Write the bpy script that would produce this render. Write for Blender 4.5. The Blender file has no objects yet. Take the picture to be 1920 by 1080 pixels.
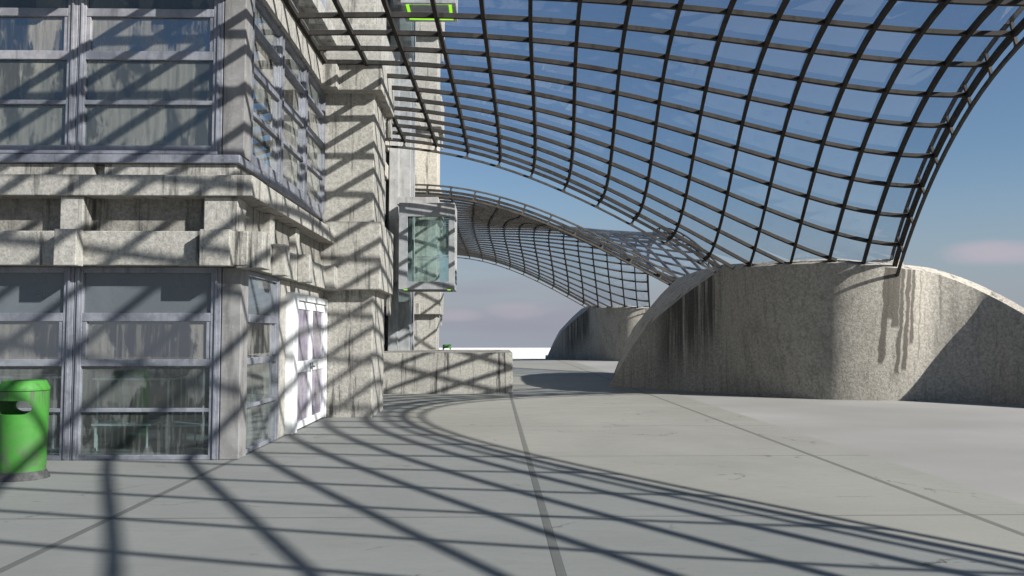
import bpy, bmesh, math, random
from mathutils import Vector, Matrix
R = random.Random(7)
S = bpy.context.scene
C = S.collection
PI = math.pi

# ---------------------------------------------------------------- helpers
def tag(o, label=None, cat=None, group=None, kind=None):
    if label: o['label'] = label
    if cat: o['category'] = cat
    if group: o['group'] = group
    if kind: o['kind'] = kind
    return o

def empty(name, loc, label, cat, group=None):
    o = bpy.data.objects.new(name, None); C.objects.link(o)
    o.location = loc; o.empty_display_size = .2
    return tag(o, label, cat, group)

def link(name, bm, mat, parent=None, smooth=False, bevel=0.0):
    me = bpy.data.meshes.new(name)
    bmesh.ops.recalc_face_normals(bm, faces=bm.faces)
    if parent is not None:
        bmesh.ops.translate(bm, verts=bm.verts, vec=-parent_loc(parent))
    bm.to_mesh(me); bm.free()
    o = bpy.data.objects.new(name, me); C.objects.link(o)
    for m in (mat if isinstance(mat, (list, tuple)) else [mat]): me.materials.append(m)
    if parent is not None: o.parent = parent
    if smooth:
        for p in me.polygons: p.use_smooth = True
    if bevel:
        b = o.modifiers.new('bevel', 'BEVEL'); b.width = bevel; b.segments = 2; b.limit_method = 'ANGLE'; b.angle_limit = .6
    return o

def parent_loc(p):
    v = Vector((0, 0, 0))
    while p is not None:
        v = v + p.location; p = p.parent
    return v

def box(bm, x0, x1, y0, y1, z0, z1):
    vs = [bm.verts.new((x, y, z)) for z in (z0, z1) for y in (y0, y1) for x in (x0, x1)]
    for f in ((0, 2, 3, 1), (4, 5, 7, 6), (0, 1, 5, 4), (2, 6, 7, 3), (0, 4, 6, 2), (1, 3, 7, 5)):
        bm.faces.new([vs[k] for k in f])

def boxes(*bs):
    bm = bmesh.new()
    for b in bs: box(bm, *b)
    return bm

def prism(bm, pts, off):
    """closed polygon pts extruded by vector off"""
    off = Vector(off); a = [bm.verts.new(Vector(p)) for p in pts]; b = [bm.verts.new(Vector(p) + off) for p in pts]
    bm.faces.new(a); bm.faces.new(b[::-1]); n = len(a)
    for k in range(n): bm.faces.new((a[k], a[(k + 1) % n], b[(k + 1) % n], b[k]))

def sweep(bm, pts, nrm, w, d, offn=0.0, offs=0.0):
    """rectangular bar along pts; nrm = surface normal per point; offn moves along the normal"""
    n = len(pts); rings = []
    for k in range(n):
        t = (pts[min(k + 1, n - 1)] - pts[max(k - 1, 0)]).normalized()
        m = nrm[k] - t * nrm[k].dot(t); m.normalize(); s = t.cross(m)
        c = pts[k] + m * offn + s * offs
        rings.append([bm.verts.new(c + s * a * w / 2 + m * b * d / 2) for a, b in ((-1, -1), (1, -1), (1, 1), (-1, 1))])
    for k in range(n - 1):
        for q in range(4):
            bm.faces.new((rings[k][q], rings[k][(q + 1) % 4], rings[k + 1][(q + 1) % 4], rings[k + 1][q]))
    bm.faces.new(rings[0][::-1]); bm.faces.new(rings[-1])

def lathe(bm, prof, cx, cy, seg=48):
    rings = []
    for r, z in prof:
        rings.append([bm.verts.new((cx + r * math.cos(2 * PI * k / seg), cy + r * math.sin(2 * PI * k / seg), z)) for k in range(seg)])
    for a, b in zip(rings, rings[1:]):
        for k in range(seg): bm.faces.new((a[k], a[(k + 1) % seg], b[(k + 1) % seg], b[k]))
    return rings

# ---------------------------------------------------------------- materials
class NT:
    def __init__(s, name):
        s.m = bpy.data.materials.new(name); s.m.use_nodes = True
        s.t = s.m.node_tree; s.t.nodes.clear(); s.out = s.n('ShaderNodeOutputMaterial')
    def n(s, typ, **kw):
        o = s.t.nodes.new(typ)
        for k, v in kw.items(): setattr(o, k, v)
        return o
    def l(s, a, b): s.t.links.new(a, b)
    def pos(s): return s.n('ShaderNodeNewGeometry').outputs['Position']
    def map(s, vec, scale, loc=(0, 0, 0), rot=(0, 0, 0)):
        m = s.n('ShaderNodeMapping'); m.inputs['Scale'].default_value = scale; m.inputs['Location'].default_value = loc
        m.inputs['Rotation'].default_value = rot
        s.l(vec, m.inputs['Vector']); return m.outputs[0]
    def noise(s, vec, scale, detail=6, rough=.6, dist=0):
        m = s.n('ShaderNodeTexNoise'); m.inputs['Scale'].default_value = scale; m.inputs['Detail'].default_value = detail
        m.inputs['Roughness'].default_value = rough; m.inputs['Distortion'].default_value = dist
        s.l(vec, m.inputs['Vector']); return m.outputs[0]
    def ramp(s, fac, a, b, c0=0.0, c1=1.0):
        m = s.n('ShaderNodeMapRange'); m.inputs[1].default_value = a; m.inputs[2].default_value = b
        m.inputs[3].default_value = c0; m.inputs[4].default_value = c1; m.interpolation_type = 'SMOOTHSTEP'
        s.l(fac, m.inputs[0]); return m.outputs[0]
    def math(s, op, a, b=None, c=None):
        m = s.n('ShaderNodeMath', operation=op)
        for k, v in enumerate((a, b, c)):
            if v is None: continue
            if isinstance(v, (int, float)): m.inputs[k].default_value = v
            else: s.l(v, m.inputs[k])
        return m.outputs[0]
    def mix(s, fac, a, b, mode='MIX'):
        m = s.n('ShaderNodeMix', data_type='RGBA', blend_type=mode)
        for sock, v in ((m.inputs[0], fac), (m.inputs[6], a), (m.inputs[7], b)):
            if isinstance(v, (int, float)): sock.default_value = v
            elif isinstance(v, tuple): sock.default_value = (*v, 1)
            else: s.l(v, sock)
        return m.outputs[2]
    def sep(s, v):
        m = s.n('ShaderNodeSeparateXYZ'); s.l(v, m.inputs[0]); return m.outputs
    def bump(s, h, strength=.3, dist=.02):
        m = s.n('ShaderNodeBump'); m.inputs['Strength'].default_value = strength; m.inputs['Distance'].default_value = dist
        s.l(h, m.inputs['Height']); return m.outputs[0]
    def bsdf(s, col, rough=.8, metal=0.0, normal=None, spec=.5):
        m = s.n('ShaderNodeBsdfPrincipled')
        for nm, v in (('Base Color', col), ('Roughness', rough), ('Metallic', metal), ('Specular IOR Level', spec)):
            if isinstance(v, (int, float)): m.inputs[nm].default_value = v
            elif isinstance(v, tuple): m.inputs[nm].default_value = (*v, 1)
            else: s.l(v, m.inputs[nm])
        if normal is not None: s.l(normal, m.inputs['Normal'])
        return m.outputs[0]
    def done(s, sh): s.l(sh, s.out.inputs['Surface']); return s.m

def concrete(name, light, mid, dark, streak=.5, fine=1.0, bump=.5, extra=None):
    g = NT(name); p = g.pos()
    big = g.noise(p, .9, 6, .6)
    mott = g.noise(p, 15, 8, .72)
    grain = g.noise(p, 34, 5, .75)
    st = g.noise(g.map(p, (3.2, 3.2, .28)), 1.4, 9, .68)
    st2 = g.noise(g.map(p, (16, 16, .8), (3, 1, 4)), 1.0, 6, .6)
    c = g.mix(g.ramp(mott, .36, .64), mid, light)
    c = g.mix(g.math('MULTIPLY', g.ramp(grain, .50, .66), .6 * fine), c, tuple(v * .55 for v in mid))
    c = g.mix(g.math('MULTIPLY', g.ramp(big, .50, .72), .45), c, tuple(v * .75 for v in mid))
    sm = g.math('MULTIPLY', g.ramp(st, .50, .62), g.ramp(st2, .38, .56))
    c = g.mix(g.math('MULTIPLY', sm, streak), c, dark)
    if extra: c = extra(g, p, c, dark)
    h = g.math('ADD', g.math('MULTIPLY', grain, .6), g.math('MULTIPLY', mott, .8))
    return g.done(g.bsdf(c, .88, 0, g.bump(h, bump, .02), .25))

M = {}
M['concrete'] = concrete('board_concrete', (0.3913, 0.3715, 0.3311), (0.2709, 0.258, 0.2305), (0.0731, 0.0688, 0.06364), .8)
M['concrete_stained'] = concrete('stained_concrete', (0.3784, 0.3595, 0.3182), (0.2537, 0.2417, 0.215), (0.0559, 0.05246, 0.04902), 1.0)
def drips(g, p, c, dark):
    # a patch of dark water runs below the arch foot and soot runs beside the corner
    X, Y, Z = g.sep(p)
    wob = g.math('MULTIPLY', g.math('SUBTRACT', g.noise(g.map(p, (3, 3, 2.2)), 1.0, 6, .65), .5), .22)
    xd = g.math('ADD', X, wob)
    for x0, x1, zb in ((9.46, 9.60, .85), (9.56, 9.72, 1.95), (9.70, 9.86, 1.75), (9.88, 9.97, .62), (10.03, 10.14, .70), (10.18, 10.26, 1.35), (10.95, 10.99, 1.9), (10.42, 10.45, .95)):
        k = g.math('MULTIPLY', g.ramp(xd, x0 - .022, x0 + .012), g.ramp(xd, x1 + .022, x1 - .012))
        k = g.math('MULTIPLY', k, g.ramp(Z, zb, zb + .12))
        c = g.mix(g.math('MULTIPLY', k, .92 if x0 < 10.3 else .5), c, (.075, .07, .062))
    s2 = g.noise(g.map(p, (9, 9, .22), (7, 2, 0)), 1.0, 8, .62)
    inx2 = g.math('MULTIPLY', g.ramp(X, 4.6, 5.3), g.ramp(X, 6.45, 6.2))
    hz = g.math('SUBTRACT', Z, g.math('MULTIPLY', g.math('SUBTRACT', X, 4.6), .9))
    up = g.ramp(hz, -.9, .9)
    c = g.mix(g.math('MULTIPLY', g.math('MULTIPLY', g.ramp(s2, .34, .52), inx2), g.math('MULTIPLY', up, .9)), c, (.035, .034, .033))
    return c
M['abutment'] = concrete('rough_concrete', (.345, .333, .30), (.21, .202, .182), (.09, .086, .078), .40, .6, .75, drips)

def zinc(name, a, b, rough=.55, metal=.35, spec=.4):
    g = NT(name); p = g.pos()
    n = g.noise(p, 2.2, 8, .65, .4); st = g.noise(g.map(p, (5, 5, .6)), 1.2, 7, .65); f = g.noise(p, 25, 4, .6)
    c = g.mix(g.ramp(n, .35, .66), a, b)
    c = g.mix(g.math('MULTIPLY', g.ramp(st, .5, .68), .6), c, tuple(v * .5 for v in a))
    c = g.mix(g.math('MULTIPLY', g.ramp(f, .55, .7), .25), c, tuple(min(1, v * 1.5) for v in b))
    r = g.ramp(n, .3, .7, rough - .12, rough + .15)
    return g.done(g.bsdf(c, r, metal, g.bump(f, .12, .01), spec))
M['frame'] = zinc('weathered_zinc', (0.1535, 0.158, 0.1806), (0.2573, 0.2618, 0.2889))
M['post'] = zinc('grey_cladding', (0.1702, 0.1628, 0.1554), (0.2442, 0.2368, 0.2294), .7, .1)
M['cabin'] = zinc('cast_grey_panel', (0.1998, 0.2072, 0.2109), (0.2812, 0.2849, 0.2886), .6, .1)
M['steel'] = zinc('dark_bronze_steel', (.024, .022, .0195), (0.042, 0.038, 0.034), .75, 0, .10)
M['rail'] = zinc('edge_rail_steel', (0.03906, 0.03776, 0.03559), (0.062, 0.059, 0.054), .7, 0, .15)
M['whitepaint'] = None
g = NT('white_paint'); p = g.pos(); n = g.noise(p, 3, 6, .6)
M['whitepaint'] = g.done(g.bsdf(g.mix(g.ramp(n, .4, .7), (0.6808, 0.6808, 0.6716), (0.5704, 0.5704, 0.5704)), .35, 0, None, .5))
g = NT('dark_rubber'); M['rubber'] = g.done(g.bsdf(g.mix(g.ramp(g.noise(g.pos(), 12, 6), .4, .7), (0.03, 0.0288, 0.03), (0.072, 0.069, 0.069)), .8))
g = NT('interior_plaster'); M['inner'] = g.done(g.bsdf(g.mix(g.noise(g.pos(), 2, 4), (.22, .235, .23), (.32, .335, .32)), .9))
g = NT('interior_floor'); M['infloor'] = g.done(g.bsdf(g.mix(g.noise(g.pos(), 3, 4), (.20, .20, .19), (.28, .28, .27)), .4))
g = NT('white_laminate'); M['laminate'] = g.done(g.bsdf((.62, .63, .61), .35))
g = NT('green_led'); e = g.n('ShaderNodeEmission'); e.inputs[0].default_value = (.42, 1, .03, 1); e.inputs[1].default_value = .55
M['led'] = g.done(e.outputs[0])

def glass(name, tint, dirt_col, dirt_lo, dirt_hi, gloss=1.0, rough=.02, streak=True, cap=.8, wob=.0):
    g = NT(name); p = g.pos()
    tr = g.n('ShaderNodeBsdfTransparent'); tr.inputs[0].default_value = (*tint, 1)
    gl = g.n('ShaderNodeBsdfGlossy'); gl.inputs[0].default_value = (.95, .97, 1, 1); gl.inputs['Roughness'].default_value = rough
    if wob:
        g.l(g.bump(g.noise(p, 1.7, 2, .5), wob, .02), gl.inputs['Normal'])
    ge = g.n('ShaderNodeNewGeometry'); dt = g.n('ShaderNodeVectorMath', operation='DOT_PRODUCT')
    g.l(ge.outputs['Incoming'], dt.inputs[0]); g.l(ge.outputs['Normal'], dt.inputs[1])
    sc = g.math('POWER', g.math('SUBTRACT', 1.0, g.math('ABSOLUTE', dt.outputs['Value'])), 5.0)
    sc = g.math('MULTIPLY', g.math('ADD', .04, g.math('MULTIPLY', sc, .96)), gloss)
    sc = g.math('MULTIPLY', sc, g.math('SUBTRACT', 1.0, ge.outputs['Backfacing']))
    m1 = g.n('ShaderNodeMixShader'); g.l(g.math('MINIMUM', sc, cap), m1.inputs[0])
    g.l(tr.outputs[0], m1.inputs[1]); g.l(gl.outputs[0], m1.inputs[2])
    df = g.n('ShaderNodeBsdfDiffuse'); df.inputs[0].default_value = (*dirt_col, 1)
    if streak:
        st = g.noise(g.map(p, (12, 12, .8)), 1.0, 9, .72, .5); cl = g.noise(g.map(p, (1.5, 1.5, 2.2)), 1.0, 6, .6, .5)
        pt = g.ramp(g.noise(g.map(p, (1.9, 1.9, .75), (4, 2, 0)), 1.0, 5, .62, .35), .465, .525)
        f = g.math('ADD', g.math('MULTIPLY', pt, g.ramp(st, .30, .60, .35, 1.0)), g.math('MULTIPLY', g.math('SUBTRACT', 1.0, pt), g.math('MULTIPLY', g.ramp(st, .50, .62), .45)))
    else:
        f = g.ramp(g.noise(p, 1.3, 6, .6, .6), .4, .7)
    fac = g.math('ADD', dirt_lo, g.math('MULTIPLY', f, dirt_hi - dirt_lo))
    fac = g.math('MULTIPLY', fac, g.math('SUBTRACT', 1.0, ge.outputs['Backfacing']))
    m2 = g.n('ShaderNodeMixShader'); g.l(fac, m2.inputs[0]); g.l(m1.outputs[0], m2.inputs[1]); g.l(df.outputs[0], m2.inputs[2])
    return g.done(m2.outputs[0])
M['pane'] = glass('dusty_glass', (.72, .78, .79), (.26, .265, .24), .12, .52, 3.2, .03)
M['concrete_dark'] = concrete('stain_and_shade_concrete', (.25, .235, .205), (.165, .155, .135), (.05, .047, .043), .9)  # darker stained copy for recess walls; their shade is deepened in this colour
M['pane_film'] = glass('filmed_glass', (.6, .66, .68), (.150, .170, .185), .55, .72, 2.6, .05, False)
M['pane_open'] = glass('lightly_dusty_glass', (.72, .79, .79), (.22, .235, .22), .08, .42, 2.0, .03)
M['pane_clear'] = glass('clear_window_glass', (.45, .50, .54), (.30, .29, .26), .02, .45, 7.0, .01)
M['canopy_glass'] = glass('roof_glass', (.90, .925, .955), (.55, .58, .62), .01, .05, 2.0, .0, False, .12)
M['cabin_glass'] = glass('teal_glass', (.89, .95, .94), (.20, .27, .26), .03, .30, 1.2, .02)
M['door_glass'] = glass('violet_glass', (.45, .42, .52), (.34, .30, .37), .3, .6, 2.0, .05)

g = NT('green_plastic'); p = g.pos(); X, Y, Z = g.sep(p)
st = g.noise(g.map(p, (22, 22, 2.2)), 1.0, 8, .7); cl = g.noise(p, 7, 8, .7)
top = g.math('MULTIPLY', g.ramp(Z, .72, 1.0), g.ramp(Z, 1.02, .99))
bot = g.ramp(Z, .75, .10)
d = g.math('MAXIMUM', g.math('MULTIPLY', g.ramp(st, .44, .58), top), g.math('MULTIPLY', g.ramp(cl, .38, .62), bot))
c = g.mix(g.math('MULTIPLY', d, .85), g.mix(g.ramp(cl, .3, .7), (.034, .165, .019), (.048, .205, .029)), (.075, .068, .060))
M['binpaint'] = g.done(g.bsdf(c, .55, 0, g.bump(cl, .1, .01), .35))
g = NT('green_lid_plastic'); p = g.pos(); cl = g.noise(p, 14, 8, .7)
M['binlid'] = g.done(g.bsdf(g.mix(g.math('MULTIPLY', g.ramp(cl, .52, .64), .55), (.046, .205, .027), (0.045, 0.075, 0.03)), .6, 0, None, .3))

# pavement: 3.8 m slabs cast in place, wide joints running away, thin ones across
g = NT('slab_pavement'); p = g.pos(); X, Y, Z = g.sep(p)
def line(coord, first, step, half, soft):
    a = g.math('SUBTRACT', coord, first - step / 2); a = g.math('DIVIDE', a, step); a = g.math('FRACT', a)
    a = g.math('ABSOLUTE', g.math('SUBTRACT', a, .5)); a = g.math('MULTIPLY', a, step)
    return g.ramp(a, half + soft, half)
wide = line(X, .45, 3.8, .026, .005); edge = g.math('SUBTRACT', line(X, .45, 3.8, .034, .004), wide)
thin = line(Y, 7.72, 3.84, .013, .009)
sx = g.math('FLOOR', g.math('DIVIDE', g.math('SUBTRACT', X, .45), 3.8)); sy2 = g.math('FLOOR', g.math('DIVIDE', g.math('SUBTRACT', Y, 7.72), 3.84))
cb = g.n('ShaderNodeCombineXYZ'); g.l(sx, cb.inputs[0]); g.l(sy2, cb.inputs[1])
wn = g.n('ShaderNodeTexWhiteNoise'); g.l(cb.outputs[0], wn.inputs['Vector'])
big = g.noise(p, .35, 7, .6, .5); mid = g.noise(g.map(p, (1, 2.2, 1)), 1.8, 9, .68); fine = g.noise(p, 45, 4, .7)
c = g.mix(g.ramp(big, .3, .7), (.184, .187, .174), (.216, .219, .205))
c = g.mix(g.math('MULTIPLY', g.ramp(mid, .5, .7), .28), c, (0.1276, 0.1305, 0.1218))
c = g.mix(g.math('MULTIPLY', wn.outputs[0], .22), c, (0.1566, 0.1595, 0.1508))
c = g.mix(g.math('MULTIPLY', g.ramp(fine, .5, .7), .12), c, (0.0928, 0.0928, 0.087))
# broken hairline cracks
dn = g.n('ShaderNodeTexNoise'); dn.inputs['Scale'].default_value = 1.6; dn.inputs['Detail'].default_value = 5; g.l(p, dn.inputs['Vector'])
va = g.n('ShaderNodeVectorMath', operation='MULTIPLY_ADD'); g.l(dn.outputs['Color'], va.inputs[0]); va.inputs[1].default_value = (.9, .9, .9); g.l(p, va.inputs[2])
vo = g.n('ShaderNodeTexVoronoi', feature='DISTANCE_TO_EDGE'); vo.inputs['Scale'].default_value = .42; g.l(va.outputs[0], vo.inputs['Vector'])
cr = g.math('MULTIPLY', g.ramp(vo.outputs[0], .0062, .0025), g.ramp(g.noise(p, .8, 4, .6), .50, .60))
cr = g.math('MULTIPLY', cr, g.ramp(g.noise(p, 4, 4, .6), .40, .50))
c = g.mix(g.math('MULTIPLY', cr, .9), c, (.07, .07, .065))
pit = g.ramp(g.noise(g.map(p, (3, 9, 1), (5, 0, 0)), 1.3, 3, .5), .715, .745)
c = g.mix(g.math('MULTIPLY', pit, .75), c, (.10, .10, .09))
c = g.mix(wide, c, (0.1073, 0.1102, 0.1015)); c = g.mix(g.math('MULTIPLY', edge, .75), c, (0.0493, 0.05046, 0.0464))
c = g.mix(g.math('MULTIPLY', thin, .75), c, (.09, .09, .085))
h = g.math('SUBTRACT', g.math('MULTIPLY', fine, .4), g.math('MULTIPLY', g.math('ADD', edge, thin), 1.0))
M['pavement'] = g.done(g.bsdf(c, g.ramp(mid, .3, .7, .62, .8), 0, g.bump(h, .25, .01), .35))

g = NT('compacted_ground'); p = g.pos()
big = g.noise(g.map(p, (.10, .16, 1)), 1.0, 4, .5); md = g.noise(p, .8, 7, .6); fine = g.noise(p, 30, 5, .7)
c = g.mix(g.ramp(big, .35, .65), (.188, .190, .188), (.25, .253, .256)); c = g.mix(g.math('MULTIPLY', g.ramp(md, .4, .7), .2), c, (0.1682, 0.1653, 0.1566))
c = g.mix(g.math('MULTIPLY', g.ramp(fine, .45, .7), .08), c, (.2, .2, .19))
M['ground'] = g.done(g.bsdf(c, .8, 0, g.bump(fine, .15, .01), .2))
g = NT('salt_white'); p = g.pos()
M['salt'] = g.done(g.bsdf(g.mix(g.noise(g.map(p, (.02, .2, 1)), 1.0, 5), (.60, .60, .60), (.72, .72, .72)), .8, 0, None, .2))

# ---------------------------------------------------------------- setting
def sheet(name, pts, z, mat):
    bm = bmesh.new(); bm.faces.new([bm.verts.new((x, y, z)) for x, y in pts]); o = link(name, bm, mat)
    return tag(o, kind='structure')
# one ground sheet: a raised plateau that steps down to a wide pale plain
bm = bmesh.new()
e0 = [(-600, 61.0), (3.62, 61.0), (4.42, 74.0), (600, 74.0)]
top = [bm.verts.new((x, y, 0)) for x, y in e0]; low = [bm.verts.new((x, y + 1.2, -3.0)) for x, y in e0]
bm.faces.new([bm.verts.new((-600, -300, 0)), bm.verts.new((600, -300, 0))] + top[::-1])
for k in range(3): bm.faces.new((top[k], top[k + 1], low[k + 1], low[k]))
far = [bm.verts.new(q) for q in ((600, 338, -3.0), (-600, 338, -3.0), (600, 600, -60), (-600, 600, -60))]
bm.faces.new(low + [far[0], far[1]]); bm.faces.new((far[1], far[0], far[2], far[3]))
tag(link('ground', bm, M['ground']), kind='structure')
sheet('salt_flat', [(-598, 62.4), (3.7, 62.4), (4.5, 75.4), (598, 75.4), (598, 337.6), (-598, 337.6)], -2.99, M['salt'])
sheet('pavement', [(-9.5, -20), (5.02, -20), (5.02, 60.9), (-9.5, 60.9)], .008, M['pavement'])

# ---------------------------------------------------------------- gridshell canopies
CX = [-3.2986, -0.0109, 0.0419, -0.0361, 11.174, 2.9347, -2.3919, 1.0809, 1.1103, 2.9866, -1.7461, -1.9794, -0.5949, 1.6645, 0.8536, 1.0064, -0.0748, -3.7471, -0.19, 2.7208]
CH = [6.9697, 0.1772, -0.2164, 0.0821, 0.4483, -0.6986, 0.2476, -0.0169, 0.793, -12.1607, 0.4728, 5.0418, -3.8642, -3.0734, -0.1241, 1.4482, 2.4938, 8.882, -1.2574, -4.569]
ZC, DY, EE = 10.9, .83, .11
CUT = [(0, 0), (10.6, 0), (10.75, 1), (11, 1.9), (11.1, 2), (11.85, 3), (12, 3.15), (13.2, 4), (14, 4.15), (15, 4.2)]
def jcut(i):
    for (a, b), (c, d) in zip(CUT, CUT[1:]):
        if a <= i <= c: return b + (d - b) * (i - a) / (c - a)
    return CUT[-1][1]
def icut(j):
    if j > 4.2: return 15.0
    if j <= 0: return 10.6
    for (a, b), (c, d) in zip(CUT[1:], CUT[2:]):
        if b <= j <= d and d > b: return a + (c - a) * (j - b) / (d - b)
    return 15.0
def P(i, j, yo=0.0):
    u = i / 15; v = (15 - j) / 15; w = v * v
    pu = [1, u, u * u, u ** 3, u ** 4]; pw = [1, w, w * w, w ** 3]
    x = sum(CX[a * 4 + b] * pu[a] * pw[b] for a in range(5) for b in range(4))
    h = sum(CH[a * 4 + b] * pu[a] * pw[b] for a in range(5) for b in range(4))
    return Vector((x, ZC + yo + (15 - j) * DY * (1 + EE * u), h))
def Nn(i, j, yo=0.0):
    e = .05
    n = (P(i + e, j, yo) - P(i - e, j, yo)).cross(P(i, j - e, yo) - P(i, j + e, yo)); n.normalize()
    return n if n.z > 0 else -n

# rough camera used only to rank which panes show largest
def px_area(q):
    pr = []
    for p in q:
        y = p.y; 
        if y < 1.5: return 0
        pr.append(((p.x / y) * 1620 + 926, 630 - (p.z - 1.6) / y * 1620))
    cx_ = sum(a for a, b in pr) / len(pr); cy_ = sum(b for a, b in pr) / len(pr)
    if not (-60 < cx_ < 1980 and -60 < cy_ < 1140): return 0
    return abs(sum(pr[k][0] * pr[(k + 1) % len(pr)][1] - pr[(k + 1) % len(pr)][0] * pr[k][1] for k in range(len(pr)))) / 2

def canopy(yo, name_label):
    root = empty('glass_canopy', (-3.3, ZC + yo, 6.97), name_label, 'canopy', 'gridshell glass canopies along the building')
    st = M['steel']
    def span(js, je, step=.5):
        out = [js]; k = math.floor(js / step + 1) * step
        while k < je - 1e-6: out.append(k); k += step
        return out + [je]
    for i in range(16):                       # ribs along the building
        jc = jcut(i); js = span(jc, 30 - jc)
        bm = bmesh.new(); sweep(bm, [P(i, j, yo) for j in js], [Nn(i, j, yo) for j in js], .068 if i < 15 else .078, .10, -.05)
        link('rib', bm, st, root)
    for j in range(31):                       # purlins across
        jj = min(j, 30 - j); ie = icut(jj); is_ = span(0, ie)
        bm = bmesh.new(); sweep(bm, [P(i, j, yo) for i in is_], [Nn(i, j, yo) for i in is_], .056, .085, -.044)
        link('purlin', bm, st, root)
    # shoe beams lying on the abutments
    for side in (0, 1):
        ii = [10.6, 10.75, 11, 11.4, 11.85, 12.4, 13, 13.5, 14, 14.5, 15]
        f = (lambda i: jcut(i)) if side == 0 else (lambda i: 30 - jcut(i))
        bm = bmesh.new(); sweep(bm, [P(i, f(i), yo) for i in ii], [Vector((0, 0, 1))] * len(ii), .12, .09, -.05)
        link('base_beam', bm, st, root)
    # edge rails above and below the free edges, with brackets
    def rails(path, nrm, reach):
        for s in (1, -1):
            bm = bmesh.new(); sweep(bm, path, nrm, .06, .058, s * reach - .05, 0)
            link('edge_rail', bm, M['rail'], root)
    for j in (0, 30):
        ii = span(0, 10.6)
        rails([P(i, j, yo) for i in ii], [Nn(i, j, yo) for i in ii], .19)
    jj = span(4.2, 25.8)
    rails([P(15, j, yo) for j in jj], [Nn(15, j, yo) for j in jj], .25)
    def bracket(c, t, n, rc=.19):
        bm = bmesh.new(); s = t.cross(n); s.normalize(); pts = []
        prof = [(.085, -rc - .008), (.07, -rc + .02), (.035, -rc + .05), (.028, -rc + .09), (.028, rc - .09), (.035, rc - .05), (.07, rc - .02), (.085, rc + .008)]
        pts = [c + t * a + n * (b - .05) for a, b in prof] + [c - t * a + n * (b - .05) for a, b in prof[::-1]]
        prism(bm, [q - s * .025 for q in pts], s * .05)
        link('bracket', bm, M['rail'], root)
    for j in (0, 30):
        for i in range(1, 11):
            t = (P(i + .1, j, yo) - P(i - .1, j, yo)).normalized(); bracket(P(i, j, yo), t, Nn(i, j, yo))
    for j in range(5, 26):
        t = (P(15, j - .1, yo) - P(15, j + .1, yo)).normalized(); bracket(P(15, j, yo), t, Nn(15, j, yo), .25)
    # glass panes
    cells = []
    for i in range(15):
        for j in range(30):
            if j < 15:
                a, b = max(j, jcut(i)), max(j, jcut(i + 1))
                if a >= j + 1 and b >= j + 1: continue
                cs = [(i, min(a, j + 1)), (i + 1, min(b, j + 1)), (i + 1, j + 1), (i, j + 1)]
            else:
                a, b = min(j + 1, 30 - jcut(i)), min(j + 1, 30 - jcut(i + 1))
                if a <= j and b <= j: continue
                cs = [(i, j), (i + 1, j), (i + 1, max(b, j)), (i, max(a, j))]
            q = []
            for c_ in cs:
                w = P(*c_, yo) + Nn(*c_, yo) * .012
                if not q or (w - q[-1]).length > .02: q.append(w)
            if (q[0] - q[-1]).length < .02: q.pop()
            if len(q) >= 3: cells.append((px_area(q), q))
    cells.sort(key=lambda t: -t[0])
    def slab(bm, q):
        c = sum(q, Vector()) / len(q); nn = (q[1] - q[0]).cross(q[-1] - q[0]); nn.normalize()
        if nn.z < 0: nn = -nn
        q = [p_ + (c - p_).normalized() * .018 for p_ in q]
        prism(bm, q, nn * .012)
    for a, q in cells[:100]:
        bm = bmesh.new(); slab(bm, q); link('glass_pane', bm, M['canopy_glass'], root)
    bm = bmesh.new()
    for a, q in cells[100:]: slab(bm, q)
    tag(link('glass_pane', bm, M['canopy_glass'], root), kind='stuff')
    return root
canopy(0.0, 'large curved glass canopy overhead, springing from the near concrete abutment to the building')
canopy(33.1, 'farther glass canopy seen below the near one, beside the grey lift cabin')

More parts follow.
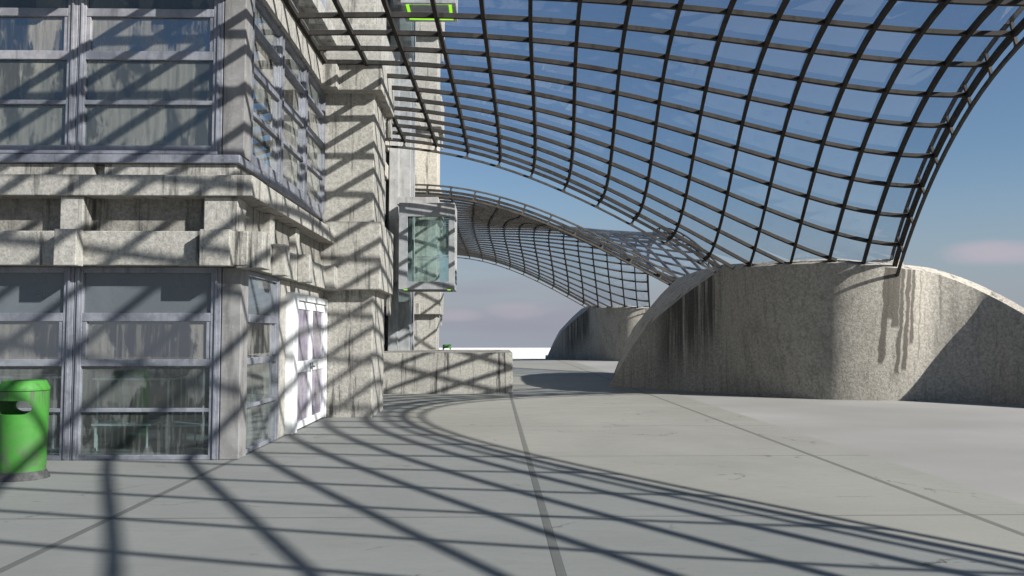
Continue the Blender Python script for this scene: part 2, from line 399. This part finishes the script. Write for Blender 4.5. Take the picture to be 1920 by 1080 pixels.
# ---------------------------------------------------------------- abutments
def crom(pts, sub):
    out = []
    n = len(pts)
    for k in range(n - 1):
        p0, p1, p2, p3 = (Vector(pts[max(k - 1, 0)]), Vector(pts[k]), Vector(pts[k + 1]), Vector(pts[min(k + 2, n - 1)]))
        for s in range(sub):
            t = s / sub
            out.append(.5 * ((2 * p1) + (p2 - p0) * t + (2 * p0 - 5 * p1 + 4 * p2 - p3) * t * t + (3 * p1 - p0 - 3 * p2 + p3) * t ** 3))
    out.append(Vector(pts[-1])); return out
YM = 27.45
def abutment(yo, label):
    root = empty('canopy_abutment', (6.4, YM + yo, 0), label, 'abutment', 'concrete abutments carrying the canopies')
    foot = [P(i, jcut(i)) for i in (11.0, 11.85, 13.0, 14.0, 15.0)]
    # (ground x, ground y, top x, top y, top z) of the near face; the far face mirrors it
    left = [(3.61, YM - .03, 3.66, YM - .03, .02), (4.23, 26.70, 4.23, 26.70, 1.19), (4.62, 26.26, 4.62, 26.26, 1.86), (5.1, 25.7, 5.1, 25.7, 2.34), (5.66, 25.06, 5.66, 25.06, 2.88), (6.38, 24.22, 6.42, 24.12, 3.50)]
    gr = [(6.38, 24.22), (6.95, 23.35), (7.6, 22.45), (8.4, 21.72), (9.3, 21.42), (10.1, 21.28), (10.8, 21.16), (11.42, 20.86), (11.85, 20.3), (12.08, 19.55), (12.38, 18.7), (12.7, 17.9), (13.0, 17.1), (13.3, 16.3)]
    tp = [(6.42, 24.12, 3.50), (foot[0].x - .03, foot[0].y - .14, foot[0].z - .09), (foot[1].x - .03, foot[1].y - .16, foot[1].z - .09),
          (foot[2].x, foot[2].y - .18, foot[2].z - .09), (foot[3].x, foot[3].y - .18, foot[3].z - .09), (foot[4].x + .15, foot[4].y - .18, foot[4].z - .09),
          (10.75, 20.95, 3.16), (11.38, 20.9, 2.93), (11.9, 20.72, 2.65), (12.33, 20.1, 2.20), (12.62, 19.4, 1.72), (12.88, 18.6, 1.18), (13.1, 17.6, .60), (13.3, 16.3, .02)]
    gg = crom([(a, b, 0) for a, b in gr], 6); tt = crom(tp, 6)
    near = [(Vector((a, b, 0)), Vector((c, d, e))) for a, b, c, d, e in left[:-1]] + list(zip(gg, tt))
    off = Vector((0, yo, 0)); mir = lambda w: Vector((w.x, 2 * YM - w.y, w.z))
    NV = 10
    for nm, fn in (('curved_wall', lambda w: w), ('curved_wall', mir)):
        bm = bmesh.new(); cols = []
        for a, b in near:
            cols.append([bm.verts.new(fn(a.lerp(b, k / NV)) + off) for k in range(NV + 1)])
        for c0, c1 in zip(cols, cols[1:]):
            for k in range(NV): bm.faces.new((c0[k], c1[k], c1[k + 1], c0[k + 1]))
        o = link(nm, bm, M['abutment'], root, smooth=True)
    bm = bmesh.new(); rows = []
    for a, b in near:
        y2 = 2 * YM - b.y; sh = min(.30, (YM - b.y) * .3); up = min(.13 + max(0, b.x - 10.5) * .06, .8 * sh)
        inn = Vector((b.x + .06, b.y + sh, b.z + up)); inn2 = mir(inn); mid = Vector((b.x + .06, YM, b.z + up + .04))
        rows.append([bm.verts.new(q + off) for q in (b, inn, mid, inn2, mir(b))])
    for r0, r1 in zip(rows, rows[1:]):
        for k in range(4): bm.faces.new((r0[k], r1[k], r1[k + 1], r0[k + 1]))
    link('crown', bm, M['concrete'], root)
    # bearing blocks beside the feet of the outer ribs
    for s in (1, -1):
        f = P(15, 4.2); bx = Vector((f.x, f.y if s == 1 else 2 * YM - f.y, f.z)); d = .35 * s
        y0, y1 = sorted((bx.y + .12 * s, bx.y + .62 * s))
        o = link('bearing_block', boxes((bx.x - .32, bx.x + .30, y0 + yo, y1 + yo, bx.z - .25, bx.z + .17)), M['concrete'], root, bevel=.015)
    return root
abutment(0.0, 'large curved concrete abutment with dark drip stains, nearest on the right')
abutment(33.1, 'farther curved concrete abutment, small in the middle distance under the second canopy')

# ---------------------------------------------------------------- main building
B = empty('concrete_building', (-3.4, 11.3, 0), 'weathered concrete building with zinc framed glazing and stacked piers on the left', 'building')
XL = -12.95                                     # far left end of the front
def part(name, bm, mat=None, bevel=.012, parent=None): return link(name, bm, mat or M['concrete'], parent or B, bevel=bevel)

def window(axis, a0, a1, plane, zs, tilt_row=2):
    """frame + four panes. axis 'x': spans X at Y=plane (faces -Y); axis 'y': spans Y at X=plane (faces +X)"""
    sa, sb = (.11, .135) if axis == 'x' else (.085, .085); dpt = .09
    (zb, rows, zt) = zs
    def bx(a_, b_, d0, d1, z0, z1):
        return (a_, b_, plane + d0, plane + d1, z0, z1) if axis == 'x' else (plane - d1, plane - d0, a_, b_, z0, z1)
    bs = [bx(a0 + .004, a0 + sa, 0, dpt, zb, zt), bx(a1 - sb, a1 - .004, 0, dpt, zb, zt)]
    edges = [(zb, rows[0][0])] + [(rows[k][1], rows[k + 1][0]) for k in range(3)] + [(rows[3][1], zt)]
    for e0, e1 in edges: bs.append(bx(a0 + sa, a1 - sb, .003, dpt - .003, e0, e1))
    # raised glazing beads
    for k, (z0, z1) in enumerate(rows):
        q = .055 if k == tilt_row else .0
        if k == tilt_row:
            for c0, c1 in ((a0 + sa + .001, a0 + sa + q), (a1 - sb - q, a1 - sb - .001)): bs.append(bx(c0, c1, .012, .075, z0 + .001, z1 - .001))
    f = link('window', boxes(*bs), M['frame'], B, bevel=.006)
    # thin outer fins
    link('fin', boxes(bx(a0 + .050, a0 + .075, -.022, -.0005, zb + .01, zt - .01)), M['frame'], f)
    link('fin', boxes(bx(a1 - .075, a1 - .050, -.022, -.0005, zb + .01, zt - .01)), M['frame'], f)
    for k, (z0, z1) in enumerate(rows):
        q = .05 if k == tilt_row else 0
        c0, c1 = a0 + sa - .01 + q, a1 - sb + .01 - q; bm = bmesh.new()
        if k == tilt_row:          # hopper pane leaning out at its top
            y0, y1 = plane + .045, plane + .05
            if axis == 'x': pts = [(c0, y0, z0 - .01), (c1, y0, z0 - .01), (c1, y1, z1 + .01), (c0, y1, z1 + .01)]; prism(bm, pts, (0, .012, 0))
            else:
                x0, x1 = plane - .045, plane - .05
                pts = [(x0, c0, z0 - .01), (x0, c1, z0 - .01), (x1, c1, z1 + .01), (x1, c0, z1 + .01)]; prism(bm, pts, (-.012, 0, 0))
            link('pane', bm, M['pane_clear'], f)
        else:
            box(bm, *bx(c0, c1, .05, .062, z0 - .01, z1 + .01)); link('pane', bm, M[('pane_open', 'pane_open', '', 'pane_film')[k] if zs is ZS0 else ('pane', 'pane', '', 'pane_open')[k]], f)
    return f

ZS0 = (.01, [(.07, .62), (.67, 1.21), (1.30, 1.79), (1.90, 2.42)], 2.495)
ZS1 = (4.0, [(4.14, 4.69), (4.75, 5.30), (5.42, 5.89), (6.0, 6.34)], 6.42)
ZS2 = (7.93, [(8.07, 8.62), (8.68, 9.23), (9.35, 9.82), (9.93, 10.27)], 10.35)
PH = 3.93
BAY = 1.9
PIERS = [(17.08, 18.85), (36.1, 37.9)]
def side_spans(y0):
    return [(y0, 17.08), (18.85, 36.1)]
for s, zs in enumerate((ZS0, ZS1, ZS2)):
    z = s * PH
    yf = 11.30 if s == 0 else 11.50              # plane of the front glazing
    xs = -3.34 if s == 0 else -3.37              # plane of the side glazing
    # front bays
    x1 = -3.545 if s == 0 else -3.64
    for k in range(5):
        if x1 - BAY * (k + 1) + .05 < XL: break
        bw = 1.895 if s == 0 else 1.945
        window('x', x1 - bw * (k + 1), x1 - bw * k, yf, zs)
    # corner post
    part('corner_post', boxes((x1 + .006, (-3.288 if s == 0 else -3.345), yf + .008, yf + .34, zs[0], zs[2])), M['post'], .01)
    if s == 0:
        window('y', 11.652, 13.5, xs, zs)
        part('wall', boxes((-3.9, -3.37, 13.502, 14.10, 0, 2.497)), None)
        part('wall', boxes((-3.9, -3.37, 14.102, 17.078, 2.32, 2.497)), None, 0)
    else:
        for k in range(3):
            window('y', 11.852 + k * 1.741, 11.848 + (k + 1) * 1.741, xs, zs)
    # farther side bays between the piers
    if s < 3:
        for k in range(9): window('y', 18.86 + k * 1.915, 18.85 + (k + 1) * 1.915 - .005, xs - .03, zs)
    # beam course
    zb = 2.5 + z; XS = -3.15
    part('beam', boxes((XL, XS, 11.07, 11.42, zb, zb + .44)), M['concrete_stained'])
    part('beam', boxes((-3.5, -3.23 if s == 0 else -3.335, 11.422, 17.076, zb + .002, zb + (.438 if s == 0 else .56))), M['concrete'])
    part('beam', boxes((-3.5, XS - .12, 18.852, 36.098, zb + .002, zb + .438)), M['concrete'])
    # projecting blocks, one per bay
    for k in range(4):
        xb = -5.5 - k * BAY
        if k < 3: part('beam_block', boxes((xb, xb + .28, 10.86, 11.068, zb - .02, zb + .44)), M['concrete'])
        part('stub_pier', boxes((xb - .05, xb + .24, 11.10, 11.36, zb + .442, zb + .888)), M['concrete'])
    part('beam_block', boxes((-3.70, -3.322, 10.88, 11.067, zb - .02, zb + .442)), M['concrete_stained'])
    if s == 0: part('beam_block', boxes((-3.318, -2.965, 11.09, 11.50, zb - .03, zb + .44)), M['concrete_stained'])
    part('stub_pier', boxes((-3.73, -3.30, 11.12, 11.52, zb + .443, zb + .888)), M['concrete'])
    for yb in ((12.58, 14.22) if s == 0 else ()):
        part('beam_block', boxes((-3.228, -3.03, yb, yb + .26, zb - .02, zb + .44)), M['concrete'])
        part('stub_pier', boxes((-3.48, -3.26, yb + .02, yb + .28, zb + .442, zb + .888)), M['concrete'])
    if s == 0: part('beam_block', boxes((-3.40, -3.03, 16.62, 17.06, zb - .02, zb + .42)), M['concrete'])
    # recessed wall above the beams
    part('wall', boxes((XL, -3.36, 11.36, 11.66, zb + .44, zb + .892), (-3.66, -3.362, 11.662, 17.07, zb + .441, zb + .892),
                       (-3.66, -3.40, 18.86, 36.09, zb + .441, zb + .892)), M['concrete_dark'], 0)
    # cornice and the low wall on it
    part('cornice', boxes((XL, -3.10, 11.05, 11.60, zb + .892, zb + 1.162)), M['concrete'])
    part('cornice', boxes((-3.66, -3.104, 11.602, 17.076, zb + .894, zb + 1.160)), M['concrete'])
    part('cornice', boxes((-3.66, -3.25, 18.854, 36.096, zb + .894, zb + 1.160)), M['concrete'])
    bs = [(-5.16, -3.43, 11.44, 11.66, zb + 1.164, zb + 1.378), (XL, -5.30, 11.44, 11.66, zb + 1.164, zb + 1.378), (-5.30, -5.16, 11.56, 11.66, zb + 1.164, zb + 1.378),
          (-3.66, -3.432, 11.662, 17.07, zb + 1.164, zb + 1.378)]
    part('plinth_course', boxes(*bs), M['concrete'])
    # zinc sill band
    bm = boxes((XL, -3.36, 11.38, 11.66, zb + 1.38, zb + 1.495), (-3.66, -3.362, 11.662, 17.07, zb + 1.381, zb + 1.494), (XL, -3.68, 11.44, 11.70, zb + 1.51, zb + 1.56))
    part('sill_band', bm, M['frame'])
# floors, ceilings and rooms behind the glazing
for s in range(4):
    z = s * PH
    part('floor_slab', boxes((XL, -3.50, 11.72, 40, z - .5 if s else .004, (z - .02) if s else .02)), M['infloor'], 0)
for s in range(3):
    z = s * PH + .02
    part('interior_wall', boxes((XL, -3.95, 20.5, 20.6, z, z + 2.9), (XL - .1, XL, 11.5, 40, z, z + 2.9)), M['inner'], 0)
    part('interior_column', boxes((-4.35, -4.05, 13.9, 14.2, z, z + 3.0), (-7.8, -7.5, 14.2, 14.5, z, z + 3.0)), M['inner'], .01)
    part('interior_panel', boxes((-3.80, -3.74, 12.15, 12.55, z + (.05 if s == 0 else .2), z + (2.05 if s == 0 else 1.1))), M['laminate'], .005)
part('interior_wall', boxes((-9.2, -4.0, 15.6, 15.7, .02, 3.0)), M['inner'], 0)
part('wall', boxes((XL - .4, XL - .1, 11.3, 40, 0, 11.8), (XL, -3.4, 40, 40.3, 0, 11.8)), M['concrete'], 0)
# piers
for n, (y0, y1) in enumerate(PIERS):
    x0 = -3.33 if n == 0 else -3.36
    zt = 20.0
    part('pier', boxes((x0 - .3, -2.39, y0, y1, 0, zt)), M['concrete_stained'] if n == 0 else M['concrete'], .02)
    for k in range(4):
        zb = 2.5 + k * PH
        if zb > 18: break
        part('pier_block', boxes((x0 - .28, -2.21, y0 - .27, y1 + .10, zb, zb + 1.33)), M['concrete'], .02)
        part('pier_corbel', boxes((x0 - .08, -3.05, y0 - .50, y0 - .272, zb - .01, zb + .45)), M['concrete'], .015)
        part('pier_corbel', boxes((-2.36, -2.28, y1 + .102, y1 + .35, zb - .45, zb + .1)), M['concrete'], .01)
# a steep flight of wall slabs closing the level above the canopy
part('upper_wall', boxes((-9, -3.42, 19.2, 19.5, 11.9, 20)), M['concrete'], 0)

part('side_wall', boxes((-3.9, -3.36, 23.6, 30.2, 0, 20)), M['cabin'], .01)

# white double door
D = part('door', boxes((-3.42, -3.24, 14.105, 14.42, .012, 2.315), (-3.42, -3.27, 14.422, 17.07, 2.20, 2.315), (-3.42, -3.27, 17.0, 17.07, .012, 2.198)), M['whitepaint'], .01)
for q, (a, b) in enumerate(((14.45, 15.72), (15.75, 16.99))):
    w = .085
    leaf = link('door_leaf', boxes((-3.36, -3.30, a, a + w, .03, 2.19), (-3.36, -3.30, b - w, b, .03, 2.19), (-3.358, -3.302, a + w, b - w, .03, .15),
                            (-3.358, -3.302, a + w, b - w, 2.06, 2.19), (-3.358, -3.302, a + w, b - w, .98, 1.17)), M['whitepaint'], B, bevel=.006)
    link('pane', boxes((-3.34, -3.325, a + w - .01, b - w + .01, .14, .99), (-3.34, -3.325, a + w - .01, b - w + .01, 1.16, 2.07)), M['door_glass'], leaf)
    hy = b - .07 if q == 0 else a + .07
    bm = boxes((-3.299, -3.26, hy - .012, hy + .012, 1.04, 1.065), (-3.265, -3.245, hy - (.14 if q else .012), hy + (.012 if q else .14), 1.04, 1.062), (-3.2995, -3.29, hy - .02, hy + .02, .96, 1.12))
    link('handle', bm, M['frame'], leaf)
for zz in (.75, 1.55):
    link('hinge', boxes((-3.299, -3.285, 14.43, 14.448, zz, zz + .26)), M['frame'], B)

# tables inside the ground floor room
def table(x, y, w, d, h, label, round_=False):
    t = empty('table', (x, y, .02), label, 'table', 'pale tables behind the ground floor glazing')
    bm = bmesh.new()
    if round_:
        rr = lathe(bm, [(w / 2, h - .02), (w / 2, h + .01)], x, y, 32); bm.faces.new(rr[0][::-1]); bm.faces.new(rr[1])
    else: box(bm, x - w / 2, x + w / 2, y - d / 2, y + d / 2, h - .03, h)
    link('tabletop', bm, M['laminate'], t, bevel=.004)
    for sx in (-1, 1):
        for sy_ in (-1, 1):
            k = .3 if round_ else .44
            link('leg', boxes((x + sx * w * k - .01, x + sx * w * k + .01, y + sy_ * d * k - .01, y + sy_ * d * k + .01, .02, h - .031)), M['laminate'], t)
table(-5.0, 12.5, 1.1, .8, 1.02, 'high white table seen through the middle ground floor panes')
table(-4.5, 12.9, .55, .55, 1.16, 'small round pale table top beside the high white table indoors', True)
table(-6.6, 12.4, 1.3, .8, 1.05, 'white counter height table behind the glazing above the green bin')
table(-5.1, 12.3, .8, .6, .40, 'low pale table behind the bottom pane nearest the zinc mullion')
table(-4.2, 12.6, .9, .6, .36, 'low pale table behind the bottom pane nearest the corner post')

# ---------------------------------------------------------------- low platform wall
o = link('concrete_platform', boxes((-3.3, .52, 24.0, 29.4, 0, 1.14)), M['concrete_stained'], bevel=.006)
tag(o, 'low weathered concrete platform wall crossed by grid shadows beside the pier', 'platform')

# ---------------------------------------------------------------- lift shaft and cabins
T = empty('lift_shaft', (-2.95, 27.6, 1.14), 'tall grey panelled lift shaft rising behind the near pier', 'lift shaft')
link('shaft_wall', boxes((-3.7, -2.63, 27.0, 28.6, 1.142, 20)), M['cabin'], T, bevel=.01)
link('guide_fin', boxes((-3.24, -2.96, 26.55, 26.998, 1.142, 20)), M['cabin'], T, bevel=.01)
link('guide_rail', boxes((-2.60, -2.55, 27.4, 27.46, 1.142, 20)), M['frame'], T)
def cabin(zb, label, ring=True):
    c = empty('lift_cabin', (-1.95, 25.0, zb), label, 'lift cabin', 'grey lift cabins with green light rings')
    x0, x1, y0, y1, h = -2.76, -1.14, 25.0, 26.55, 2.52
    bs = [(x0, x0 + .25, y0, y0 + .12, zb, zb + h), (x1 - .18, x1, y0, y0 + .12, zb, zb + h), (x0 + .25, x1 - .18, y0 + .002, y0 + .118, zb, zb + .22), (x0 + .25, x1 - .18, y0 + .002, y0 + .118, zb + h - .40, zb + h),
          (x0, x0 + .1, y0 + .12, y1, zb, zb + h), (x1 - .1, x1, y0 + .12, y1, zb, zb + .2), (x1 - .1, x1, y0 + .12, y1, zb + h - .35, zb + h), (x1 - .1, x1, y1 - .12, y1, zb + .2, zb + h - .35),
          (x0 + .1, x1 - .1, y0 + .12, y1 - .1, zb + .05, zb + .14), (x0 + .1, x1 - .1, y1 - .1, y1, zb + .002, zb + .14), (x0 + .1, x1 - .1, y0 + .12, y1, zb + h - .2, zb + h - .004),
          (x0 + .1, x0 + .25, y1 - .12, y1 - .002, zb + .14, zb + h - .2)]
    link('shell', boxes(*bs), M['cabin'], c, bevel=.008)
    link('roof_box', boxes((x0 - .1, x1 - .50, y0 + .3, y1 - .1, zb + h + .002, zb + h + .22)), M['cabin'], c, bevel=.008)
    link('glass_wall', boxes((x0 + .24, x1 - .17, y0 + .06, y0 + .075, zb + .21, zb + h - .39)), M['cabin_glass'], c)
    link('glass_wall', boxes((x0 + .24, x1 - .11, y1 - .06, y1 - .045, zb + .13, zb + h - .19)), M['cabin_glass'], c)
    link('glass_wall', boxes((x1 - .06, x1 - .045, y0 + .11, y1 - .11, zb + .19, zb + h - .34)), M['cabin_glass'], c)
    link('hand_rail', boxes((x0 + .4, x1 - .3, y1 - .16, y1 - .13, zb + 1.05, zb + 1.09)), M['frame'], c)
    z_ = zb - .014
    link('bracket_arm', boxes((-2.95, x0 - .002, y0 + .9, y1 - .05, zb + .3, zb + h - .3), (-3.2, -2.952, 26.2, 26.54, zb + .3, zb + h - .3)), M['cabin'], c, bevel=.01)
    if not ring:
        for a, b in ((x0 + .13, x0 + .22), (x1 - .22, x1 - .13)): link('light_strip', boxes((a, b, y0 + .13, y0 + .42, zb - .006, zb + .051)), M['led'], c)
    else: link('light_ring', boxes((x0 + .13, x0 + .22, y0 + .13, y1 - .12, zb + .022, zb + .051), (x1 - .22, x1 - .13, y0 + .13, y1 - .12, zb + .022, zb + .051),
                       (x0 + .22, x1 - .22, y0 + .13, y0 + .19, zb + .022, zb + .051), (x0 + .22, x1 - .22, y1 - .18, y1 - .12, zb + .022, zb + .051)), M['led'], c)
    return c
cabin(2.95, 'grey lift cabin with a teal glass window hanging above the platform wall', False)
cabin(11.40, 'upper lift cabin seen from below, showing a full green light ring')

# ---------------------------------------------------------------- litter bins
def bin_(x, y, rz, label):
    b = empty('litter_bin', (0, 0, 0), label, 'litter bin', 'green cylindrical litter bins')
    bm = bmesh.new(); seg = 72
    pr = [(.240, .06), (.247, .5), (.257, .985), (.236, .985), (.228, .5), (.22, .1)]
    rr = lathe(bm, pr, 0, 0, seg)
    for k in range(seg): bm.faces.new((rr[-1][k], rr[-1][(k + 1) % seg], rr[0][(k + 1) % seg], rr[0][k]))
    bmesh.ops.recalc_face_normals(bm, faces=bm.faces)
    body = link('body', bm, M['binpaint'], b)
    # cut the two rounded posting slots, then drop the cutter
    bm = bmesh.new(); pts = []
    for cx_, a0 in ((.125, -PI / 2), (-.125, PI / 2)):
        for k in range(11): a = a0 + PI * k / 10; pts.append((cx_ + .075 * math.cos(a), -.5, .81 + .075 * math.sin(a)))
    prism(bm, pts, (0, 1, 0)); cut = link('cutter', bm, M['binpaint'])
    md = body.modifiers.new('slot', 'BOOLEAN'); md.operation = 'DIFFERENCE'; md.object = cut; md.solver = 'EXACT'
    bpy.context.view_layer.update()
    me = bpy.data.meshes.new_from_object(body.evaluated_get(bpy.context.evaluated_depsgraph_get()))
    body.modifiers.clear(); body.data = me; bpy.data.objects.remove(cut)
    for p_ in me.polygons: p_.use_smooth = abs(p_.normal.z) < .5
    sm = body.modifiers.new('edges', 'EDGE_SPLIT'); sm.split_angle = .6
    bm = bmesh.new(); rr = lathe(bm, [(.18, .99), (.259, .992), (.26, 1.01), (.258, 1.022), (.222, 1.095), (.216, 1.10), (.18, 1.101)], 0, 0, seg)
    bm.faces.new(rr[0][::-1]); bm.faces.new(rr[-1])
    o = link('lid', bm, M['binlid'], b, smooth=True); sm = o.modifiers.new('edges', 'EDGE_SPLIT'); sm.split_angle = .5
    bm = bmesh.new(); rr = lathe(bm, [(.285, .008), (.28, .03), (.25, .085), (.24, .10), (.21, .10)], 0, 0, seg); bm.faces.new(rr[0][::-1]); bm.faces.new(rr[-1])
    o = link('base_skirt', bm, M['rubber'], b, smooth=True); sm = o.modifiers.new('edges', 'EDGE_SPLIT'); sm.split_angle = .5
    b.location = (x, y, 0); b.rotation_euler = (0, 0, rz)
    return b
b1 = bin_(-5.30, 9.92, math.radians(-6), 'stained green litter bin in front of the zinc framed glazing')
b2 = b1.copy(); C.objects.link(b2)
for ch in list(b1.children):
    c2 = ch.copy(); C.objects.link(c2); c2.parent = b2
b2.location = (-2.76, 51.0, 0); b2['label'] = 'distant green litter bin whose lid shows above the platform wall'

# ---------------------------------------------------------------- sky and sun
sun_dir = Vector((1.5, -1.08, 1.0)).normalized()
elev = math.asin(sun_dir.z); az = math.atan2(sun_dir.x, sun_dir.y)
W = bpy.data.worlds.new('World'); S.world = W; W.use_nodes = True
t = W.node_tree; t.nodes.clear()
out = t.nodes.new('ShaderNodeOutputWorld'); bg = t.nodes.new('ShaderNodeBackground'); bg.inputs[1].default_value = .05
sky = t.nodes.new('ShaderNodeTexSky'); sky.sky_type = 'NISHITA'; sky.sun_disc = False
sky.sun_elevation = elev; sky.sun_rotation = az; sky.air_density = 1.0; sky.dust_density = .6; sky.ozone_density = 2.2
tc = t.nodes.new('ShaderNodeTexCoord'); sp = t.nodes.new('ShaderNodeSeparateXYZ'); t.links.new(tc.outputs['Generated'], sp.inputs[0])
mx = t.nodes.new('ShaderNodeMath'); mx.operation = 'MAXIMUM'; mx.inputs[1].default_value = .02; t.links.new(sp.outputs[2], mx.inputs[0])
cb = t.nodes.new('ShaderNodeCombineXYZ'); t.links.new(sp.outputs[0], cb.inputs[0]); t.links.new(sp.outputs[1], cb.inputs[1]); t.links.new(mx.outputs[0], cb.inputs[2])
t.links.new(cb.outputs[0], sky.inputs[0])
def wmap(fac, a, b, c0=0., c1=1.):
    m = t.nodes.new('ShaderNodeMapRange'); m.interpolation_type = 'SMOOTHSTEP'
    for k, vv in enumerate((a, b, c0, c1)): m.inputs[k + 1].default_value = vv
    t.links.new(fac, m.inputs[0]); return m.outputs[0]
def wmix(fac, a, b):
    m = t.nodes.new('ShaderNodeMix'); m.data_type = 'RGBA'
    for sck, vv in ((m.inputs[0], fac), (m.inputs[6], a), (m.inputs[7], b)):
        if isinstance(vv, tuple): sck.default_value = (*vv, 1)
        elif isinstance(vv, float): sck.default_value = vv
        else: t.links.new(vv, sck)
    return m.outputs[2]
def wmul(a, b):
    m = t.nodes.new('ShaderNodeMath'); m.operation = 'MULTIPLY'
    for k, vv in enumerate((a, b)):
        if isinstance(vv, float): m.inputs[k].default_value = vv
        else: t.links.new(vv, m.inputs[k])
    return m.outputs[0]
def wnoise(sc, scale, detail, loc=(0, 0, 0)):
    mp = t.nodes.new('ShaderNodeMapping'); mp.inputs['Scale'].default_value = sc; mp.inputs['Location'].default_value = loc; t.links.new(tc.outputs['Generated'], mp.inputs[0])
    nz = t.nodes.new('ShaderNodeTexNoise'); nz.inputs['Scale'].default_value = scale; nz.inputs['Detail'].default_value = detail
    t.links.new(mp.outputs[0], nz.inputs['Vector']); return nz.outputs[0]
z = sp.outputs[2]
SKYMUL = t.nodes.new('ShaderNodeMix'); SKYMUL.data_type = 'RGBA'; SKYMUL.blend_type = 'MULTIPLY'; SKYMUL.inputs[0].default_value = 1.0
t.links.new(sky.outputs[0], SKYMUL.inputs[6]); SKYMUL.inputs[7].default_value = (.74, .80, .86, 1)
col = SKYMUL.outputs[2]
# mauve haze bank low down, soft pink cloud puffs above it
col = wmix(wmul(wmap(z, .20, -.02), .92), col, (2.75, 3.0, 3.6))
bank = wmul(wmap(wnoise((1, 1, 7), 2.0, 4, (.3, 0, .2)), .40, .62), wmap(z, .15, .03))
col = wmix(wmul(bank, .65), col, (2.75, 2.75, 3.35))
nz = wnoise((1, 1, 3.0), 9.0, 6, (1.3, .6, .1))
def cloud(x0, z0, wx, wz, amt, rgb):
    """one soft cloud bank standing in the sky at direction (x0, z0)"""
    global col
    def sq(src, c0, w):
        a = t.nodes.new('ShaderNodeMath'); a.operation = 'SUBTRACT'; t.links.new(src, a.inputs[0]); a.inputs[1].default_value = c0
        b = t.nodes.new('ShaderNodeMath'); b.operation = 'DIVIDE'; t.links.new(a.outputs[0], b.inputs[0]); b.inputs[1].default_value = w
        return wmul(b.outputs[0], b.outputs[0])
    ad = t.nodes.new('ShaderNodeMath'); ad.operation = 'ADD'; t.links.new(sq(sp.outputs[0], x0, wx), ad.inputs[0]); t.links.new(sq(z, z0, wz), ad.inputs[1])
    sb = t.nodes.new('ShaderNodeMath'); sb.operation = 'SUBTRACT'; t.links.new(nz, sb.inputs[0])
    ml = t.nodes.new('ShaderNodeMath'); ml.operation = 'MULTIPLY'; ml.inputs[1].default_value = .42; t.links.new(ad.outputs[0], ml.inputs[0]); t.links.new(ml.outputs[0], sb.inputs[1])
    m = wmul(wmap(sb.outputs[0], .0, .62), wmap(sp.outputs[1], -.1, .1))
    col = wmix(wmul(m, amt), col, rgb)
for cl in ((.508, .083, .045, .014, .7, (4.5, 4.0, 4.5)), (.40, .070, .05, .008, .3, (4.2, 3.9, 4.4)), (.035, .030, .05, .012, .6, (4.3, 3.85, 4.3)), (-.045, .024, .04, .008, .5, (4.1, 3.7, 4.2)),
           (.03, .010, .22, .008, .45, (2.7, 2.7, 3.4)), (.56, .074, .05, .006, .3, (4.0, 3.8, 4.3))): cloud(*cl)
t.links.new(col, bg.inputs[0]); t.links.new(bg.outputs[0], out.inputs[0])

L = bpy.data.lights.new('sun', 'SUN'); L.energy = 5.0; L.angle = math.radians(.6); L.color = (1.0, .945, .86)
so = bpy.data.objects.new('sun', L); C.objects.link(so); so.rotation_euler = sun_dir.to_track_quat('Z', 'Y').to_euler(); so.location = (20, -15, 20)

# ---------------------------------------------------------------- camera
cam = bpy.data.cameras.new('camera'); cam.lens = 1620 / 1920 * 36; cam.sensor_width = 36; cam.clip_end = 3000; cam.clip_start = .05
co = bpy.data.objects.new('camera', cam); C.objects.link(co); co.location = (0, 0, 1.6)
pit = math.atan(90 / 1620); yaw = math.atan(34 / 1620 * math.cos(pit))
co.rotation_euler = (PI / 2 + pit, 0, -yaw); S.camera = co
S.view_settings.view_transform = 'Standard'; S.view_settings.look = 'None'; S.view_settings.exposure = 1.22; S.view_settings.gamma = 1
S.cycles.transparent_max_bounces = 32; S.cycles.max_bounces = 6; S.cycles.diffuse_bounces = 3
